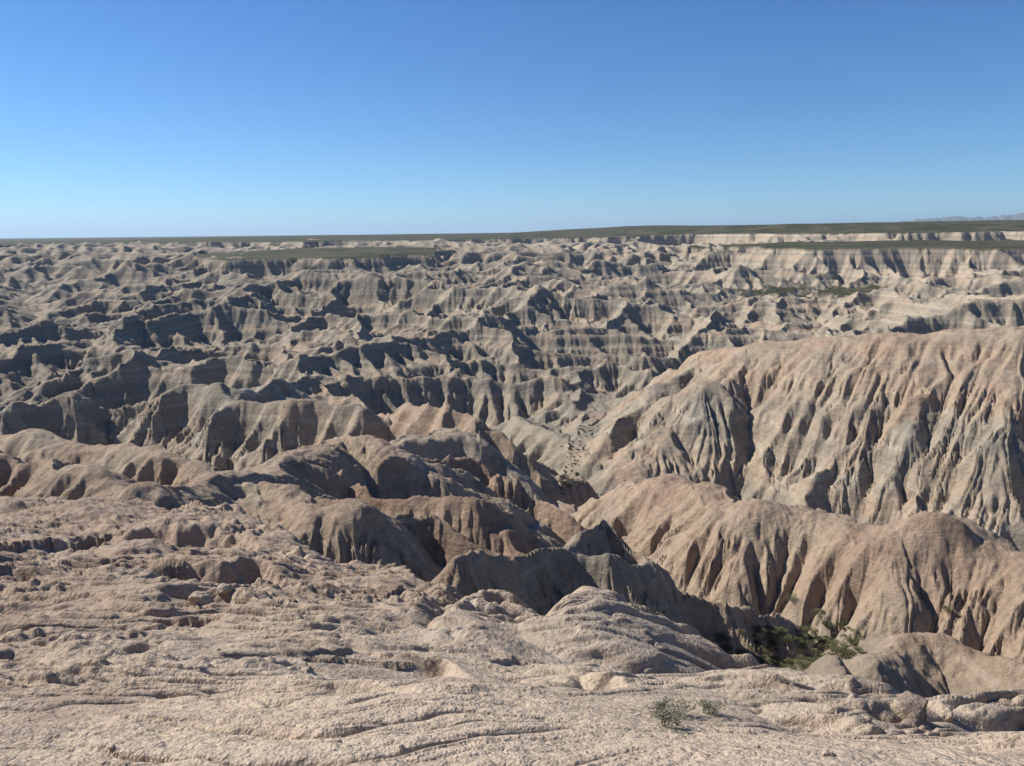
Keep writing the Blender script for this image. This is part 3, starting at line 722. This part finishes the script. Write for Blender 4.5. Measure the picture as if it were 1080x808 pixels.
def shrub_proto(kind):
    R_ = 1.0; n = 900 if kind < 3 else 700
    nb = pr.randint(5, 9); heads = []
    for k in range(nb):
        a = pr.rand()*6.28; rad = (.15+.6*pr.rand())
        heads.append((math.cos(a)*rad*.7, math.sin(a)*rad*.7, .35+.4*pr.rand()*(1.1-rad*.5), .22+.2*pr.rand()))
    V = []; Fc = []
    for k in range(n):
        hx, hy, hz, hr = heads[pr.randint(nb)]
        d = pr.randn(3); d /= np.linalg.norm(d); q = np.array([hx, hy, hz])+d*hr*(pr.rand()**.4)*np.array([1, 1, .8])
        q[2] = max(q[2], .04)
        o = q-np.array([0, 0, .1]); o = o/np.linalg.norm(o)+pr.randn(3)*.5; o /= np.linalg.norm(o)
        s_ = np.cross(o, pr.randn(3)); s_ /= np.linalg.norm(s_)
        l = .05+.06*pr.rand(); w_ = l*.3
        i0 = len(V); V += [q-s_*w_, q+s_*w_, q+o*l*1.3+s_*w_*.3]; Fc.append((i0, i0+1, i0+2))
    SV = []; SF = []
    for hx, hy, hz, hr in heads:
        a = np.array([hx*.1, hy*.1, -.12]); e = np.array([hx, hy, hz]); mid = (a+e)/2+pr.randn(3)*.05
        pts = [(a, .028), (mid, .018), (e, .007)]
        for (p0, ra), (p1, rb) in zip(pts[:-1], pts[1:]):
            i0 = len(SV)
            for p_, r_ in ((p0, ra), (p1, rb)):
                for q in range(4): SV.append(p_+r_*np.array([math.cos(q*1.571), math.sin(q*1.571), 0]))
            for q in range(4): SF.append((i0+q, i0+(q+1) % 4, i0+4+(q+1) % 4, i0+4+q))
    def mk(nm, v, f, m):
        me = bpy.data.meshes.new(nm); me.from_pydata([tuple(map(float, p_)) for p_ in v], [], f); me.materials.append(m); return me
    return mk('foliage', V, Fc, MG if kind < 3 else MS), mk('stem', SV, SF, MW)
PROTO = [shrub_proto(k) for k in range(5)]
def shrub(x, y, size, kind, label, group=None, squash=.55):
    fm, sm_ = PROTO[kind]; z = height(x, y)
    e = bpy.data.objects.new('sagebrush' if kind > 2 else 'shrub', None); sc_ = bpy.context.scene.collection; sc_.objects.link(e)
    e.location = (x, y, z-.03*size); e.rotation_euler = (0, 0, pr.rand()*6.28); e.scale = (size, size, size*squash)
    e['label'] = label; e['category'] = 'sagebrush' if kind > 2 else 'shrub'
    if group: e['group'] = group
    for nm, me in (('foliage', fm), ('stem', sm_)):
        o = bpy.data.objects.new(nm, me); sc_.objects.link(o); o.parent = e
    return e
def unproj(u, v, y0, y1):
    """first hit of the view ray with the ground between forward distances y0 and y1"""
    for Y in np.arange(y0, y1, .15 if y1 < 120 else 1.0):
        p = P(u, v, Y)
        if p[2] < height(p[0], p[1]): return p
    return None
wash = [(u, v) for u, v in zip(pr.uniform(745, 905, 150), pr.uniform(655, 712, 150))]
for u, v in wash:
    inside = ((u-832)/78)**2+((v-690)/26)**2 < 1 or ((u-880)/45)**2+((v-675)/16)**2 < 1
    if not inside: continue
    p = unproj(u, v, 26, 75)
    if p is None or not 30 < p[1] < 66: continue
    shrub(p[0], p[1], .35+.6*pr.rand()**1.5, pr.randint(3), 'green shrub in the dense thicket filling the wash below the dark ridge', 'shrubs of the thicket in the wash')
for u, v, sz, lb in ((836, 633, .8, 'lone olive shrub at the foot of the red saddle ridge, above the thicket'), (864, 650, .7, 'small olive shrub just above the thicket, at the foot of the red saddle ridge'),
                     (1000, 647, .7, 'dark round shrub alone on the slope of the red saddle ridge at far right')):
    p = unproj(u, v, 40, 90)
    if p is not None: shrub(p[0], p[1], sz, 1, lb)
rav = np.array(RAVINE)[:, :2]; nscrub = 0
for k in range(420):
    if nscrub >= 75: break
    v = pr.uniform(440, 528); uc = np.interp(v, [440, 480, 505, 528], [622, 604, 600, 592]); p = unproj(uc+pr.uniform(-9, 9), v, 84, 230)
    if p is not None and p[2] < -30 and min(np.min(np.hypot(*(rav[q]+(rav[q+1]-rav[q])*np.linspace(0, 1, 12)[:, None]-np.array(p[:2])).T)) for q in range(len(rav)-1)) < 2.6: nscrub += 1; shrub(p[0], p[1], .3+.5*pr.rand(), pr.randint(3), 'dark scrub bush in the narrow gully left of the big pink ridge', 'scrub in the central gully')
for u, v, sz, lb in ((712, 757, .33, 'grey green sagebrush clump left of the pale ledge on the near slope'), (742, 756, .26, 'smaller dry sagebrush right beside the grey green clump on the near slope'),
                     (700, 768, .2, 'tiny sagebrush tuft just below the two clumps on the near slope')):
    p = unproj(u, v, 2.5, 20)
    if p is not None: shrub(p[0], p[1], sz, 3+(sz < .3), lb, None, .34)
def stone_proto():
    import bmesh
    bm = bmesh.new(); bmesh.ops.create_icosphere(bm, subdivisions=4, radius=1.0)
    of = pr.rand(3)*50; cuts = [(lambda d: (d/np.linalg.norm(d), .55+.3*pr.rand()))(pr.randn(3)) for _ in range(9)]
    for v_ in bm.verts:
        q = np.array(v_.co)
        for n_, d_ in cuts:
            t_ = q@n_
            if t_ > d_: q = q-n_*(t_-d_)*.9
        nn = fbm(np.array([q[0]*2+of[0]+q[2]], F), np.array([q[1]*2+of[1]-q[2]], F), 2, 4, .6)[0]
        v_.co = q*(1+.13*float(nn))*np.array([1, .8, .62])
    me = bpy.data.meshes.new('rock'); bm.to_mesh(me); bm.free(); me.materials.append(MNEAR)
    for p_ in me.polygons: p_.use_smooth = True
    return me
STONES = [stone_proto() for _ in range(4)]
def stone(u, v, y0, y1, size, label, group=None):
    p = unproj(u, v, y0, y1)
    if p is None: return
    o = bpy.data.objects.new('boulder' if size > .12 else 'rock', STONES[pr.randint(4)]); bpy.context.scene.collection.objects.link(o)
    o.location = (p[0], p[1], height(p[0], p[1])+size*.15); o.rotation_euler = (pr.uniform(-.3, .3), pr.uniform(-.3, .3), pr.rand()*6.28); o.scale = (size,)*3
    o['label'] = label; o['category'] = 'boulder' if size > .12 else 'rock'
    if group: o['group'] = group
stone(958, 757, 4, 12, .30, 'rounded tan boulder at the edge of the near slope, below the lumpy hill')
stone(990, 754, 4, 12, .20, 'smaller rust brown boulder just right of the rounded tan one')
stone(212, 637, 8, 20, .26, 'blocky brown boulder under the middle ledge on the left')
stone(238, 632, 8, 20, .17, 'smaller blocky boulder right of the biggest one under the left ledge')
if 0: stone(335, 650, 8, 20, .21, 'pale weathered boulder below the right end of the left ledge')
if 0: stone(287, 655, 8, 20, .14, 'low dark boulder between the blocky and the pale one')
for k in range(40):
    stone(pr.uniform(20, 1060), pr.uniform(640, 800), 2.2, 22, .012+.025*pr.rand()**2, 'small loose stone lying on the cracked near slope', 'loose stones on the near slope')
log('plants')

# ------------------------------------------------------------------ far mountain wall and air
mu = np.linspace(0, 1, 500); mv = np.linspace(0, 1, 40)
pa, pb = P(850, 250, 20500), P(1330, 250, 23000)
U_, V_ = np.meshgrid(mu, mv); bx = (pa[0]+(pb[0]-pa[0])*U_).astype(F); by = (pa[1]+(pb[1]-pa[1])*U_+(V_-.5)*3200).astype(F)
prof = np.interp(mu, [0, .15, .2, .3, .36, .45, .6, .8, 1], [0, .25, .5, .72, .66, .9, .95, .8, .6])[None]
crag = 1-np.abs(fbm(bx/700, by/700, 3, 6, .72))*1.6
mz = 10+430*prof*np.exp(-((V_-.5)/.28)**2)*np.clip(.5+.55*crag, .15, 1.3)-60*np.abs(V_-.5)*2
ii = np.arange(mz.size).reshape(mz.shape); qd = np.stack([ii[:-1, :-1], ii[:-1, 1:], ii[1:, 1:], ii[1:, :-1]], -1).reshape(-1, 4)
zero = np.zeros(mz.size, F)
o = mesh_obj('mountains', np.stack([bx, by, mz], -1).reshape(-1, 3), qd, {'red': zero, 'pale': zero, 'veg': zero+.75}, MFAR)
o['kind'] = 'structure'; o['label'] = 'distant jagged blue grey mountain wall on the right of the horizon'
m, t = M('air'); b = NB(t)
vol = b.n('ShaderNodeVolumePrincipled', i={'Color': (.62, .82, 1.0, 1), 'Density': 3.4e-5, 'Anisotropy': .2}); out = b.n('ShaderNodeOutputMaterial'); t.links.new(vol.outputs[0], out.inputs['Volume'])
hx, zl, zh = 66000., float(Z.min())-1.0, 620.
hv = [(sx*hx, sy*hx, z_) for z_ in (zl, zh) for sx, sy in ((-1, -1), (1, -1), (1, 1), (-1, 1))]
me = bpy.data.meshes.new('haze'); me.from_pydata(hv, [], [(0, 3, 2, 1), (4, 5, 6, 7), (0, 1, 5, 4), (1, 2, 6, 5), (2, 3, 7, 6), (3, 0, 4, 7)]); me.materials.append(m)
o = bpy.data.objects.new('haze', me); bpy.context.scene.collection.objects.link(o); o['kind'] = 'stuff'; o['label'] = 'thin blue air haze over the far badlands'

# ------------------------------------------------------------------ sky, sun, camera
SUN_AZ = math.radians(-68); SUN_EL = math.radians(38)      # azimuth from the view direction, to the left
sc = bpy.context.scene
w = bpy.data.worlds.new('World'); sc.world = w; w.use_nodes = True
nt_ = w.node_tree; bg = nt_.nodes['Background']; sky = nt_.nodes.new('ShaderNodeTexSky')
sky.sky_type = 'NISHITA'; sky.sun_disc = False; sky.sun_elevation = SUN_EL; sky.sun_rotation = SUN_AZ
sky.air_density = 1.0; sky.dust_density = 0.0; sky.ozone_density = 3.0; sky.altitude = 2500
b = NB(nt_); dz = b.n('ShaderNodeSeparateXYZ', i={0: b.n('ShaderNodeTexCoord').outputs['Generated']}).outputs[2]
tint = b.mix(b.ramp(dz, -.02, .42), (.62, .90, 1.10, 1), (.41, .80, 1.20, 1))
nt_.links.new(b.mix(1.0, sky.outputs[0], tint, 'MULTIPLY'), bg.inputs[0]); bg.inputs[1].default_value = .076
sd = np.array([math.sin(SUN_AZ)*math.cos(SUN_EL), math.cos(SUN_AZ)*math.cos(SUN_EL), math.sin(SUN_EL)])
from mathutils import Vector, Matrix
L = bpy.data.lights.new('sun', 'SUN'); L.energy = 5.0; L.angle = math.radians(.53); L.color = (1, .955, .89)
lo = bpy.data.objects.new('sun', L); sc.collection.objects.link(lo)
lo.rotation_euler = Vector(sd).to_track_quat('Z', 'Y').to_euler()
cam = bpy.data.cameras.new('camera'); cam.sensor_width = 36; cam.sensor_fit = 'HORIZONTAL'; cam.lens = 36*FPX/1080
cam.clip_start = .1; cam.clip_end = 200000
coo = bpy.data.objects.new('camera', cam); sc.collection.objects.link(coo); sc.camera = coo
mt = Matrix(((rt[0], up[0], -fw[0]), (rt[1], up[1], -fw[1]), (rt[2], up[2], -fw[2])))
coo.rotation_euler = mt.to_euler()
sc.view_settings.view_transform = 'Standard'; sc.view_settings.look = 'None'; sc.view_settings.exposure = .5; sc.view_settings.gamma = 1
sc.cycles.max_bounces = 4; sc.cycles.diffuse_bounces = 3
log('done')
